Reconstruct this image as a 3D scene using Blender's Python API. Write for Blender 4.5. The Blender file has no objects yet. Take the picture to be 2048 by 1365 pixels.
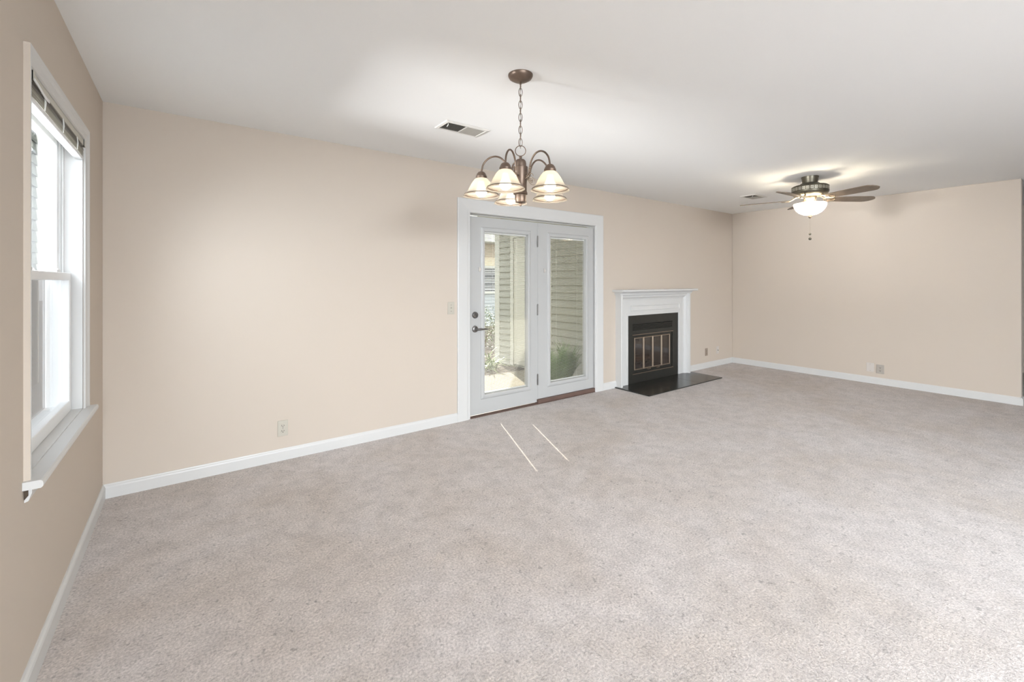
import bpy, bmesh, math, random
from mathutils import Vector, Matrix
random.seed(7)
PI = math.pi
SC = bpy.context.scene
COL = SC.collection

# ------------------------------------------------------------------ camera
YAW = math.radians(36.404)
CAM = Vector((0.4242, -3.657, 1.338))
cd = bpy.data.cameras.new('camera')
cd.sensor_width = 36.0
cd.lens = 877.28 / 2048 * 36.0
cd.shift_y = -(682.5 - 562.33) / 2048
cd.clip_start = 0.02
cam = bpy.data.objects.new('camera', cd)
cam.location = CAM
cam.rotation_euler = (PI / 2, 0, -YAW)
COL.objects.link(cam)
SC.camera = cam

# ------------------------------------------------------------------ world, sun, daylight, fill lamps, exposure
SC.view_settings.view_transform = 'Standard'
SC.view_settings.look = 'None'
SC.view_settings.gamma = 1.0
SC.view_settings.use_curve_mapping = False
SC.view_settings.exposure = 1.57

w = bpy.data.worlds.new('sky')
SC.world = w
w.use_nodes = True
bg = w.node_tree.nodes['Background']
bg.inputs[0].default_value = (0.90, 0.95, 1.0, 1)
bg.inputs[1].default_value = 1.3

SUN_DIR = Vector((0.36, 0.93, math.tan(math.radians(33)) * 0.997)).normalized()   # ground -> sun
sd = bpy.data.lights.new('sun', 'SUN')
sd.energy = 3.9
sd.angle = math.radians(0.4)
sd.color = (1.0, 0.93, 0.80)
so = bpy.data.objects.new('sun', sd)
so.rotation_euler = SUN_DIR.to_track_quat('Z', 'Y').to_euler()
so.location = (6, 10, 8)
COL.objects.link(so)

def area(name, loc, direction, sx, sy, power, color=(1, 1, 1), portal=False):
    d = bpy.data.lights.new(name, 'AREA')
    d.shape = 'RECTANGLE'; d.size = sx; d.size_y = sy
    d.energy = power; d.color = color
    if portal: d.cycles.is_portal = True
    o = bpy.data.objects.new(name, d)
    o.location = loc
    o.rotation_euler = Vector(direction).to_track_quat('-Z', 'Z').to_euler()
    COL.objects.link(o)
    return o
H = 2.44
L = 7.6156
YR = -6.6          # wall behind the camera
XH = 10.2          # end of the hall on the right
# added fill lamp, unseen, shining in through the opening behind the camera
area('rear_fill', (0.5, YR - 1.6, 2.2), (0.5, 1, -0.3), 4.0, 1.8, 415, (0.86, 0.93, 1.0))
# bright side yard throwing daylight in through the sash window
area('side_daylight', (-2.0, -2.75, 2.45), (1.9, 1.5, -1.0), 4.0, 2.6, 130, (0.80, 0.90, 1.0))

# added unseen lamp, brightens the ceiling from below through the sash window
area('ceiling_fill', (-5.2, -0.75, -0.02), (5.2, -0.5, 1.6), 3.6, 1.4, 1100, (0.95, 0.97, 1.0))

# ------------------------------------------------------------------ materials
def mat(name, color, rough=0.5, metal=0.0, noise=0.0, nscale=8.0, bump=0.0, bscale=80.0, spec=0.5, color2=None, coat=0.0):
    m = bpy.data.materials.new(name)
    m.use_nodes = True
    nt = m.node_tree
    b = nt.nodes['Principled BSDF']
    b.inputs['Base Color'].default_value = (*color, 1)
    b.inputs['Roughness'].default_value = rough
    b.inputs['Metallic'].default_value = metal
    b.inputs['Specular IOR Level'].default_value = spec
    if coat: b.inputs['Coat Weight'].default_value = coat
    tc = nt.nodes.new('ShaderNodeTexCoord')
    if noise or color2:
        n = nt.nodes.new('ShaderNodeTexNoise')
        n.inputs['Scale'].default_value = nscale
        n.inputs['Detail'].default_value = 6
        nt.links.new(tc.outputs['Object'], n.inputs['Vector'])
        r = nt.nodes.new('ShaderNodeValToRGB')
        r.color_ramp.elements[0].position = 0.3
        r.color_ramp.elements[1].position = 0.7
        c2 = color2 or tuple(max(0, c * (1 - noise)) for c in color)
        r.color_ramp.elements[0].color = (*c2, 1)
        r.color_ramp.elements[1].color = (*color, 1)
        nt.links.new(n.outputs['Fac'], r.inputs['Fac'])
        nt.links.new(r.outputs['Color'], b.inputs['Base Color'])
    if bump:
        n = nt.nodes.new('ShaderNodeTexNoise')
        n.inputs['Scale'].default_value = bscale
        n.inputs['Detail'].default_value = 4
        nt.links.new(tc.outputs['Object'], n.inputs['Vector'])
        bu = nt.nodes.new('ShaderNodeBump')
        bu.inputs['Strength'].default_value = bump
        bu.inputs['Distance'].default_value = 0.002
        nt.links.new(n.outputs['Fac'], bu.inputs['Height'])
        nt.links.new(bu.outputs['Normal'], b.inputs['Normal'])
    return m

def emit(name, color, strength):
    m = bpy.data.materials.new(name); m.use_nodes = True
    nt = m.node_tree; nt.nodes.clear()
    o = nt.nodes.new('ShaderNodeOutputMaterial'); e = nt.nodes.new('ShaderNodeEmission')
    e.inputs[0].default_value = (*color, 1); e.inputs[1].default_value = strength
    nt.links.new(e.outputs[0], o.inputs[0])
    return m

def glass(name, tint=(0.985, 0.985, 0.98), refl=1.0, f0=0.025):
    m = bpy.data.materials.new(name); m.use_nodes = True
    nt = m.node_tree; nt.nodes.clear()
    o = nt.nodes.new('ShaderNodeOutputMaterial')
    t = nt.nodes.new('ShaderNodeBsdfTransparent'); t.inputs[0].default_value = (*tint, 1)
    g = nt.nodes.new('ShaderNodeBsdfGlossy'); g.inputs['Roughness'].default_value = 0.02
    g.inputs[0].default_value = (refl, refl, refl, 1)
    lw = nt.nodes.new('ShaderNodeLayerWeight'); lw.inputs[0].default_value = 0.5
    pw_ = nt.nodes.new('ShaderNodeMath'); pw_.operation = 'POWER'; pw_.inputs[1].default_value = 5.0
    nt.links.new(lw.outputs['Facing'], pw_.inputs[0])
    f = nt.nodes.new('ShaderNodeMath'); f.operation = 'MULTIPLY_ADD'; f.inputs[1].default_value = 0.75; f.inputs[2].default_value = f0
    nt.links.new(pw_.outputs[0], f.inputs[0])
    mx = nt.nodes.new('ShaderNodeMixShader')
    nt.links.new(f.outputs[0], mx.inputs[0]); nt.links.new(t.outputs[0], mx.inputs[1]); nt.links.new(g.outputs[0], mx.inputs[2])
    nt.links.new(mx.outputs[0], o.inputs[0])
    return m

def translucent(name, color, trans, k_trans=0.6, k_clear=0.0, gloss=0.06):
    m = bpy.data.materials.new(name); m.use_nodes = True
    nt = m.node_tree; nt.nodes.clear()
    o = nt.nodes.new('ShaderNodeOutputMaterial')
    d = nt.nodes.new('ShaderNodeBsdfDiffuse'); d.inputs[0].default_value = (*color, 1)
    t = nt.nodes.new('ShaderNodeBsdfTranslucent'); t.inputs[0].default_value = (*trans, 1)
    mx = nt.nodes.new('ShaderNodeMixShader'); mx.inputs[0].default_value = k_trans
    nt.links.new(d.outputs[0], mx.inputs[1]); nt.links.new(t.outputs[0], mx.inputs[2])
    out = mx.outputs[0]
    if k_clear:
        c = nt.nodes.new('ShaderNodeBsdfTransparent')
        m2 = nt.nodes.new('ShaderNodeMixShader'); m2.inputs[0].default_value = k_clear
        nt.links.new(out, m2.inputs[1]); nt.links.new(c.outputs[0], m2.inputs[2]); out = m2.outputs[0]
    if gloss:
        g = nt.nodes.new('ShaderNodeBsdfGlossy'); g.inputs['Roughness'].default_value = 0.15
        m3 = nt.nodes.new('ShaderNodeMixShader'); m3.inputs[0].default_value = gloss
        nt.links.new(out, m3.inputs[1]); nt.links.new(g.outputs[0], m3.inputs[2]); out = m3.outputs[0]
    nt.links.new(out, o.inputs[0])
    return m

M = {}
M['wall'] = mat('beige_wall_paint', (0.605, 0.53, 0.452), 0.75, bump=0.12, bscale=260, spec=0.25)
M['ceiling'] = mat('ceiling_paint', (0.87, 0.87, 0.86), 0.9, bump=0.1, bscale=200, spec=0.2)
M['trim'] = mat('white_gloss_trim', (0.66, 0.655, 0.64), 0.35, spec=0.4)
M['door'] = mat('white_door_paint', (0.50, 0.50, 0.49), 0.35, spec=0.4, bump=0.03, bscale=40)
M['vinyl'] = mat('white_vinyl', (0.88, 0.89, 0.89), 0.3)
M['bronze'] = mat('brushed_bronze', (0.22, 0.163, 0.127), 0.42, 0.8, noise=0.25, nscale=30)
M['bronze_light'] = mat('antique_bronze_highlight', (0.40, 0.32, 0.24), 0.35, 0.85)
M['fan_metal'] = mat('aged_pewter_bronze', (0.16, 0.145, 0.11), 0.38, 0.8, noise=0.3, nscale=40)
M['fan_band'] = mat('pewter_highlight', (0.42, 0.40, 0.34), 0.4, 0.7)
M['blade'] = mat('walnut_blade', (0.20, 0.155, 0.115), 0.45, color2=(0.14, 0.105, 0.075), nscale=14)
M['nickel'] = mat('dark_nickel', (0.23, 0.22, 0.21), 0.35, 0.9)
M['black_metal'] = mat('black_enamel', (0.021, 0.021, 0.018), 0.42, 0.0, noise=0.25, nscale=12)
M['slate'] = mat('black_slate', (0.030, 0.028, 0.024), 0.22, color2=(0.017, 0.018, 0.016), nscale=5, bump=0.15, bscale=25)
M['brass'] = mat('aged_brass', (0.34, 0.27, 0.21), 0.35, 0.85)
M['soot'] = mat('firebox_brick', (0.20, 0.16, 0.14), 0.9, noise=0.5, nscale=20)
M['log'] = mat('charred_log', (0.16, 0.085, 0.055), 0.9, noise=0.6, nscale=25, bump=0.6, bscale=40)
M['ivory'] = mat('ivory_plastic', (0.53, 0.495, 0.42), 0.4)
M['white_plastic'] = mat('white_plastic', (0.62, 0.575, 0.53), 0.4)
M['tan_plastic'] = mat('tan_plastic', (0.33, 0.26, 0.205), 0.5)
M['putty_plastic'] = mat('putty_plastic', (0.43, 0.39, 0.345), 0.5)
M['dark_slot'] = mat('dark_slot', (0.03, 0.028, 0.025), 0.8)
M['vent'] = mat('vent_enamel', (0.72, 0.70, 0.66), 0.45)
M['vent_dark'] = mat('vent_duct', (0.10, 0.09, 0.08), 0.8)
M['vent_blade'] = mat('vent_blades', (0.42, 0.40, 0.36), 0.5)
M['threshold'] = mat('brown_threshold', (0.16, 0.10, 0.08), 0.5, noise=0.2)
M['slat'] = mat('white_blind_slat', (0.80, 0.80, 0.77), 0.4)
M['shaded_slat'] = mat('shaded_vinyl_slat', (0.33, 0.31, 0.28), 0.5)  # vinyl slat darkened; shade of the upper slats put into the colour
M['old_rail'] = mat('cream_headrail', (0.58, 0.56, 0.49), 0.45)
M['siding'] = mat('putty_vinyl_siding', (0.38, 0.38, 0.315), 0.6, noise=0.06, nscale=6)
M['siding_trim'] = mat('pale_exterior_trim', (0.62, 0.62, 0.55), 0.6)
M['closet_door'] = mat('cream_exterior_door', (0.60, 0.59, 0.50), 0.5)
M['concrete'] = mat('pale_concrete', (0.27, 0.24, 0.18), 0.9, noise=0.15, nscale=5, bump=0.3, bscale=60)
M['mulch'] = mat('bark_mulch', (0.10, 0.075, 0.055), 0.95, noise=0.6, nscale=30, bump=0.8, bscale=45)
M['lawn'] = mat('side_yard_gravel', (0.175, 0.185, 0.195), 0.95, noise=0.15, nscale=3)
M['leaf'] = mat('boxwood_leaf', (0.20, 0.26, 0.12), 0.4, color2=(0.08, 0.13, 0.05), nscale=9)
M['lily'] = mat('lily_leaf', (0.24, 0.32, 0.10), 0.6, color2=(0.12, 0.19, 0.06), nscale=9)
M['fern'] = mat('fern_frond', (0.34, 0.46, 0.20), 0.5, color2=(0.15, 0.24, 0.08), nscale=7)
M['stem'] = mat('brown_stem', (0.13, 0.09, 0.05), 0.8)
M['house_wall'] = mat('tan_house_wall', (0.50, 0.42, 0.32), 0.8)
M['house_siding'] = mat('grey_house_siding', (0.45, 0.48, 0.48), 0.7)
M['green_siding'] = mat('grey_green_siding', (0.085, 0.095, 0.088), 1.0, spec=0.0)
M['roof'] = mat('grey_shingle', (0.2, 0.19, 0.18), 0.9, noise=0.4, nscale=20)
M['glass'] = glass('clear_glass')
M['fire_glass'] = glass('smoked_glass', (0.72, 0.68, 0.66), 1.0, 0.07)
M['house_glass'] = mat('dark_window_glass', (0.06, 0.065, 0.07), 0.1)
M['shade'] = translucent('frosted_ribbed_glass', (0.40, 0.37, 0.33), (0.17, 0.157, 0.136), 0.5, 0.02)
M['shade_lip'] = translucent('clear_flared_glass', (0.45, 0.41, 0.36), (0.3, 0.27, 0.23), 0.5, 0.3)
M['bulb'] = emit('warm_bulb', (1.0, 0.88, 0.70), 17.0)
M['bowl'] = translucent('frosted_bowl', (0.92, 0.89, 0.82), (0.98, 0.95, 0.88), 0.72, 0.0)
M['fan_bulb'] = emit('fan_bulb', (1.0, 0.88, 0.68), 85.0)
M['screen'] = translucent('insect_screen', (0.05, 0.056, 0.062), (0.05, 0.057, 0.066), 0.5, 0.38, 0.0)
M['cord'] = mat('white_cord', (0.8, 0.8, 0.76), 0.6)
M['bare_wood'] = mat('raw_wood_end', (0.10, 0.07, 0.045), 0.8, noise=0.4, nscale=40)

def carpet():
    m = bpy.data.materials.new('beige_carpet'); m.use_nodes = True
    nt = m.node_tree; b = nt.nodes['Principled BSDF']
    b.inputs['Roughness'].default_value = 0.95
    b.inputs['Specular IOR Level'].default_value = 0.1
    b.inputs['Sheen Weight'].default_value = 0.15
    tc = nt.nodes.new('ShaderNodeTexCoord')
    def nz(scale, detail, rough=0.55, dist=0.0):
        n = nt.nodes.new('ShaderNodeTexNoise')
        n.inputs['Scale'].default_value = scale; n.inputs['Detail'].default_value = detail
        n.inputs['Roughness'].default_value = rough; n.inputs['Distortion'].default_value = dist
        nt.links.new(tc.outputs['Object'], n.inputs['Vector']); return n
    big = nz(1.1, 4, 0.6, 0.6); mid = nz(9, 5, 0.65, 0.4); fine = nz(105, 4, 0.7)
    r1 = nt.nodes.new('ShaderNodeValToRGB')
    r1.color_ramp.elements[0].position = 0.32; r1.color_ramp.elements[0].color = (0.58, 0.512, 0.462, 1)
    r1.color_ramp.elements[1].position = 0.62; r1.color_ramp.elements[1].color = (0.655, 0.603, 0.58, 1)
    nt.links.new(big.outputs['Fac'], r1.inputs['Fac'])
    def mult(prev, n, lo, hi, p0, p1):
        r = nt.nodes.new('ShaderNodeMapRange')
        r.inputs['From Min'].default_value = p0; r.inputs['From Max'].default_value = p1
        r.inputs['To Min'].default_value = lo; r.inputs['To Max'].default_value = hi
        nt.links.new(n.outputs['Fac'], r.inputs['Value'])
        mx = nt.nodes.new('ShaderNodeMix'); mx.data_type = 'RGBA'; mx.blend_type = 'MULTIPLY'
        mx.inputs['Factor'].default_value = 1
        nt.links.new(prev, mx.inputs['A']); nt.links.new(r.outputs['Result'], mx.inputs['B'])
        return mx.outputs['Result']
    c = mult(r1.outputs['Color'], mid, 0.86, 1.05, 0.3, 0.6)
    c = mult(c, fine, 0.62, 1.18, 0.32, 0.68)
    pit = nz(48, 2, 0.5, 0.8)
    c = mult(c, pit, 1.0, 0.66, 0.60, 0.74)
    nt.links.new(c, b.inputs['Base Color'])
    add = nt.nodes.new('ShaderNodeMath'); add.operation = 'MULTIPLY_ADD'
    nt.links.new(mid.outputs['Fac'], add.inputs[0]); add.inputs[1].default_value = 0.8
    nt.links.new(fine.outputs['Fac'], add.inputs[2])
    bu = nt.nodes.new('ShaderNodeBump'); bu.inputs['Strength'].default_value = 0.75; bu.inputs['Distance'].default_value = 0.006
    nt.links.new(add.outputs[0], bu.inputs['Height']); nt.links.new(bu.outputs['Normal'], b.inputs['Normal'])
    return m
M['carpet'] = carpet()

# ------------------------------------------------------------------ mesh helpers
class MB:
    def __init__(s): s.bm = bmesh.new()
    def box(s, a, b):
        x0, x1 = sorted((a[0], b[0])); y0, y1 = sorted((a[1], b[1])); z0, z1 = sorted((a[2], b[2]))
        v = [s.bm.verts.new((x, y, z)) for x in (x0, x1) for y in (y0, y1) for z in (z0, z1)]
        for f in ((0, 1, 3, 2), (4, 6, 7, 5), (0, 4, 5, 1), (2, 3, 7, 6), (0, 2, 6, 4), (1, 5, 7, 3)):
            s.bm.faces.new([v[i] for i in f])
        return s
    def prism(s, poly, ext):
        """poly: list of 3-D points (planar loop); ext: extrusion vector"""
        e = Vector(ext)
        a = [s.bm.verts.new(p) for p in poly]
        b = [s.bm.verts.new(Vector(p) + e) for p in poly]
        n = len(poly)
        s.bm.faces.new(a[::-1]); s.bm.faces.new(b)
        for i in range(n): s.bm.faces.new((a[i], a[(i + 1) % n], b[(i + 1) % n], b[i]))
        return s
    def lathe(s, prof, c=(0, 0, 0), segs=40, axis='z', ribs=None):
        rings = []
        for k, (r, z) in enumerate(prof):
            ring = []
            if r < 1e-6:
                p = (0, 0, z); ring = [p]
            else:
                for i in range(segs):
                    t = 2 * PI * i / segs
                    rr = r * (1 + (ribs(k) * (1 if i % 2 else -1) if ribs else 0))
                    ring.append((rr * math.cos(t), rr * math.sin(t), z))
            if axis == 'y': ring = [(x, z_, y) for x, y, z_ in ring]
            if axis == 'x': ring = [(z_, x, y) for x, y, z_ in ring]
            rings.append([s.bm.verts.new(Vector(p) + Vector(c)) for p in ring])
        for a, b in zip(rings, rings[1:]):
            if len(a) == 1 and len(b) == 1: continue
            if len(a) == 1:
                for i in range(segs): s.bm.faces.new((a[0], b[i], b[(i + 1) % segs]))
            elif len(b) == 1:
                for i in range(segs): s.bm.faces.new((a[i], a[(i + 1) % segs], b[0]))
            else:
                for i in range(segs): s.bm.faces.new((a[i], a[(i + 1) % segs], b[(i + 1) % segs], b[i]))
        return s
    def tube(s, pts, r, segs=10, closed=False):
        pts = [Vector(p) for p in pts]; n = len(pts)
        rr = r if isinstance(r, (list, tuple)) else [r] * n
        rings = []; up = None
        for i, p in enumerate(pts):
            if closed: t = (pts[(i + 1) % n] - pts[i - 1])
            else: t = pts[min(i + 1, n - 1)] - pts[max(i - 1, 0)]
            t.normalize()
            if up is None:
                up = Vector((0, 0, 1)) if abs(t.z) < 0.9 else Vector((1, 0, 0))
            side = t.cross(up); 
            if side.length < 1e-6: side = t.cross(Vector((0.3, 1, 0)))
            side.normalize(); up = side.cross(t).normalized()
            rings.append([s.bm.verts.new(p + rr[i] * (math.cos(2 * PI * k / segs) * side + math.sin(2 * PI * k / segs) * up)) for k in range(segs)])
        pairs = list(zip(rings, rings[1:]))
        if closed: pairs.append((rings[-1], rings[0]))
        for a, b in pairs:
            for k in range(segs): s.bm.faces.new((a[k], a[(k + 1) % segs], b[(k + 1) % segs], b[k]))
        if not closed:
            s.bm.faces.new(rings[0][::-1]); s.bm.faces.new(rings[-1])
        return s
    def sphere(s, c, r, u=20, v=12, sc=(1, 1, 1)):
        bmesh.ops.create_uvsphere(s.bm, u_segments=u, v_segments=v, radius=r,
            matrix=Matrix.Translation(c) @ Matrix.Diagonal((*sc, 1)))
        return s
    def frame(s, x0, x1, z0, z1, prof, close_bottom=True):
        """picture-frame moulding in the xz plane. prof: list of (inset, y) open profile from outer back to inner back."""
        loops = []
        for ins, y in prof:
            loops.append([s.bm.verts.new((x, y, z)) for x, z in
                ((x0 + ins, z0 + (ins if close_bottom else 0)), (x0 + ins, z1 - ins), (x1 - ins, z1 - ins), (x1 - ins, z0 + (ins if close_bottom else 0)))])
        m = len(loops)
        rng = range(4) if close_bottom else range(3)
        for j in range(m):
            a, b = loops[j], loops[(j + 1) % m]
            for i in rng:
                k = (i + 1) % 4
                s.bm.faces.new((a[i], a[k], b[k], b[i]))
        if not close_bottom:
            s.bm.faces.new([l[0] for l in loops]); s.bm.faces.new([l[3] for l in loops][::-1])
        return s
    def quad(s, *p):
        s.bm.faces.new([s.bm.verts.new(q) for q in p]); return s
    def swap(s, fn):
        for v in s.bm.verts: v.co = fn(v.co)
        return s
    def build(s, name, m, parent=None, smooth=False, bevel=0.0, recalc=True):
        if recalc: bmesh.ops.recalc_face_normals(s.bm, faces=s.bm.faces[:])
        me = bpy.data.meshes.new(name); s.bm.to_mesh(me); s.bm.free()
        me.materials.append(m)
        if smooth:
            for p in me.polygons: p.use_smooth = True
        o = bpy.data.objects.new(name, me); COL.objects.link(o)
        if bevel:
            md = o.modifiers.new('bevel', 'BEVEL'); md.width = bevel; md.segments = 2
            md.limit_method = 'ANGLE'; md.angle_limit = math.radians(40)
        if smooth:
            es = o.modifiers.new('edge_split', 'EDGE_SPLIT'); es.split_angle = math.radians(40)
        if parent:
            o.parent = parent
            o.matrix_parent_inverse = Matrix.Translation(-parent.location) if parent.type == 'EMPTY' and not parent.parent else Matrix()
        return o

def tag(o, label=None, cat=None, group=None, kind=None):
    if label: o['label'] = label
    if cat: o['category'] = cat
    if group: o['group'] = group
    if kind: o['kind'] = kind
    return o
def thing(name, loc, label, cat, group=None, kind=None):
    o = bpy.data.objects.new(name, None); o.location = loc; o.empty_display_size = 0.05
    COL.objects.link(o)
    return tag(o, label, cat, group, kind)
def copy_thing(src, loc, rotz=0.0):
    r = src.copy(); COL.objects.link(r); r.location = loc; r.rotation_euler = (0, 0, rotz)
    for ch in src.children:
        c = ch.copy(); COL.objects.link(c); c.parent = r
        for g in ch.children:
            d = g.copy(); COL.objects.link(d); d.parent = c
    return r

# ------------------------------------------------------------------ room shell
def wall_grid(m, us, vs, holes, fn):
    """boxes over the grid us x vs leaving out holes; fn(u0,v0,u1,v1) adds the box"""
    for u0, u1 in zip(us, us[1:]):
        for v0, v1 in zip(vs, vs[1:]):
            uc, vc = (u0 + u1) / 2, (v0 + v1) / 2
            if any(a < uc < b and c < vc < d for a, b, c, d in holes): continue
            fn(u0, v0, u1, v1)

DX0, DX1, DZ = 2.585, 4.395, 2.035        # patio door opening
FX0, FX1, FZ0, FZ1 = 5.02, 5.90, 0.14, 0.63   # firebox opening
m = MB()
wall_grid(m, [-0.14, DX0, DX1, FX0, FX1, XH], [0, FZ0, FZ1, DZ, H], [(DX0, DX1, -1, DZ), (FX0, FX1, FZ0, FZ1)],
          lambda a, b, c, d: m.box((a, 0, b), (c, 0.14, d)))
tag(m.build('wall_north', M['wall']), 'long beige wall with the patio doors and the fireplace', 'wall', kind='structure')
WY0, WY1, WZ0, WZ1 = -1.555, -0.607, 0.672, 2.052   # window opening
m = MB()
wall_grid(m, [YR, WY0, WY1, 0.0], [0, WZ0, WZ1, H], [(WY0, WY1, WZ0, WZ1)], lambda a, b, c, d: m.box((-0.14, a, b), (0, c, d)))
tag(m.build('wall_west', M['wall']), 'beige wall on the left with the sash window', 'wall', kind='structure')
YE = -3.112
tag(MB().box((L, YE, 0), (L + 0.12, 0, H)).build('wall_east', M['wall'], bevel=0.006), 'plain beige wall at the far right end of the room', 'wall', kind='structure')
tag(MB().box((XH, YR, 0), (XH + 0.1, 0, H)).build('wall_hall', M['wall']), 'beige wall of the side hall past the far wall', 'wall', kind='structure')
m = MB()
wall_grid(m, [-0.14, 0.15, 3.15, XH + 0.1], [0, 0.05, 2.1, H], [(0.15, 3.15, 0.05, 2.1)], lambda a, b, c, d: m.box((a, YR - 0.14, b), (c, YR, d)))
tag(m.build('wall_south', M['wall']), 'beige wall with the wide opening behind the viewer', 'wall', kind='structure')
tag(MB().box((-0.14, YR - 0.14, -0.1), (XH + 0.1, 0.14, 0)).build('floor', M['carpet']), 'beige plush carpet covering the whole floor', 'carpet', kind='structure')
tag(MB().box((-0.14, YR - 0.14, H), (XH + 0.1, 0.14, H + 0.1)).build('ceiling', M['ceiling']), 'white painted ceiling', 'ceiling', kind='structure')

# baseboards: profile (depth, z)
BP = [(0, 0), (0.014, 0), (0.014, 0.066), (0.011, 0.074), (0.006, 0.080), (0.004, 0.086), (0, 0.086)]
def base_n(x0, x1, label):
    o = MB().prism([(x0, -d, z) for d, z in BP], (x1 - x0, 0, 0)).build('baseboard_north', M['trim'])
    tag(o, label, 'baseboard', kind='structure')
base_n(0, 2.473, 'white baseboard between the left corner and the patio doors')
base_n(4.494, 4.733, 'short white baseboard between the patio doors and the fireplace')
base_n(6.257, L, 'white baseboard between the fireplace and the far corner')
tag(MB().prism([(d, YR, z) for d, z in BP], (0, -YR - 0.0001, 0)).build('baseboard_west', M['trim']), 'white baseboard below the sash window', 'baseboard', kind='structure')
m = MB()
m.prism([(L - d, YE, z) for d, z in BP], (0, -YE, 0))
m.prism([(L - 0.014, YE - d, z) for d, z in BP], (0.134, 0, 0))
tag(m.build('baseboard_east', M['trim']), 'white baseboard along the far right wall', 'baseboard', kind='structure')

# ------------------------------------------------------------------ sash window in the left wall
CASP = [(0, 0.0), (0, -0.016), (0.006, -0.017), (0.016, -0.015), (0.028, -0.011), (0.046, -0.009), (0.054, -0.007), (0.058, 0.0)]
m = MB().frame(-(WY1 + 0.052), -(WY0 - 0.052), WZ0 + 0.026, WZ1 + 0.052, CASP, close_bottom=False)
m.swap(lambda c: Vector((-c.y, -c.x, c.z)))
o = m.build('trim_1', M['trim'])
o.data.materials.append(M['wall'])  # outer side edges take the wall colour, standing in for their shade
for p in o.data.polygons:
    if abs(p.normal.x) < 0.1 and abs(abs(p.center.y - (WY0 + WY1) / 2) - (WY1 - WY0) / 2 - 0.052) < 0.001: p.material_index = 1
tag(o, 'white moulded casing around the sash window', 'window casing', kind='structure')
win = thing('window_1', (-0.07, -1.08, WZ0), 'white double-hung sash window in the left wall', 'window', kind='structure')
def yz_frame(mb, x0, x1, y0, y1, z0, z1, t, tb=None, tt=None):
    tb = tb or t; tt = tt or t
    mb.box((x0, y0, z0), (x1, y0 + t, z1)); mb.box((x0, y1 - t, z0), (x1, y1, z1))
    mb.box((x0, y0 + t, z0), (x1, y1 - t, z0 + tb)); mb.box((x0, y0 + t, z1 - tt), (x1, y1 - t, z1)); return mb
m = MB(); yz_frame(m, -0.14, -0.002, WY0, WY1, WZ0 + 0.026, WZ1, 0.012, 0.004, 0.012)
m.build('jamb_liner', M['trim'], win)
m = MB(); yz_frame(m, -0.135, -0.075, WY0 + 0.012, WY1 - 0.012, WZ0 + 0.03, WZ1 - 0.012, 0.03, 0.03, 0.03)
yz_frame(m, -0.075, -0.068, WY0 + 0.012, WY1 - 0.012, WZ0 + 0.03, WZ1 - 0.012, 0.012, 0.012, 0.02)
m.build('vinyl_frame', M['vinyl'], win, bevel=0.002)
SY0, SY1 = WY0 + 0.024, WY1 - 0.024
lo = yz_frame(MB(), -0.072, -0.040, SY0, SY1, WZ0 + 0.03, 1.378, 0.042, 0.055, 0.036).build('lower_sash', M['vinyl'], win, bevel=0.004)
MB().box((-0.060, SY0 + 0.03, WZ0 + 0.08), (-0.055, SY1 - 0.03, 1.35)).build('pane', M['glass'], lo)
up = yz_frame(MB(), -0.112, -0.080, SY0 + 0.02, SY1 - 0.02, 1.345, WZ1 - 0.03, 0.042, 0.034, 0.04).build('upper_sash', M['vinyl'], win, bevel=0.004)
MB().box((-0.100, SY0 + 0.05, 1.375), (-0.095, SY1 - 0.05, WZ1 - 0.06)).build('pane', M['glass'], up)
m = MB()
for y in (-1.30, -0.86): m.box((-0.066, y - 0.03, 1.378), (-0.046, y + 0.03, 1.388)); m.lathe([(0.012, 1.388), (0.012, 1.394), (0, 1.395)], (-0.056, y, 0), 12)
m.build('sash_lock', M['vinyl'], lo)
MB().box((-0.128, SY0 + 0.02, WZ0 + 0.06), (-0.1265, SY1 - 0.02, 1.36)).build('insect_screen', M['screen'], win)
st = [(-0.075, 0.672), (0.042, 0.672), (0.047, 0.677), (0.048, 0.686), (0.046, 0.694), (0.041, 0.698), (-0.075, 0.698)]
m = MB().prism([(x, WY0, z) for x, z in st[:1]] + [(x, WY0, z) for x, z in st[1:]], (0, WY1 - WY0, 0))
m.prism([(max(x, 0.0005), -1.622, z) for x, z in st], (0, -1.622 * -1 + WY0, 0))
m.prism([(max(x, 0.0005), WY1, z) for x, z in st], (0, 0.064, 0))
m.build('stool', M['trim'], win)
ap = MB().prism([(0.0005, -1.60, z * 0 + 0.672) for z in (0,)] + [(0.018, -1.60, 0.672), (0.018, -1.60, 0.655), (0.010, -1.60, 0.630), (0.0005, -1.60, 0.626)], (0, 1.04, 0)).build('apron', M['trim'], win)
MB().prism([(0.001, -1.6035, 0.671), (0.010, -1.6035, 0.671), (0.010, -1.6035, 0.648), (0.001, -1.6035, 0.635)], (0, 0.003, 0)).build('raw_end', M['bare_wood'], ap)

# raised mini blind hanging in the window head
bl = thing('window_blind', (-0.015, -1.08, 2.04), 'raised cream mini blind bunched up at the top of the left window', 'blind')
BY0, BY1 = WY0 + 0.016, WY1 - 0.016
m = MB()
m.prism([(-0.034, BY0, 2.012), (-0.034, BY0, 2.038), (-0.030, BY0, 2.038), (-0.030, BY0, 2.015), (0.000, BY0, 2.015), (0.000, BY0, 2.038), (0.004, BY0, 2.038), (0.004, BY0, 2.012)], (0, BY1 - BY0, 0))
m.build('headrail', M['old_rail'], bl)
for y in (BY0, BY1 - 0.022):
    m = MB(); m.box((-0.038, y, 2.006), (0.008, y + 0.003, 2.040)); m.box((-0.038, y, 2.006), (0.008, y + 0.022, 2.009)); m.box((0.005, y, 2.006), (0.009, y + 0.022, 2.040))
    m.build('bracket', M['old_rail'], bl)
m = MB()
rr = random.Random(3)
nsl = 17
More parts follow.
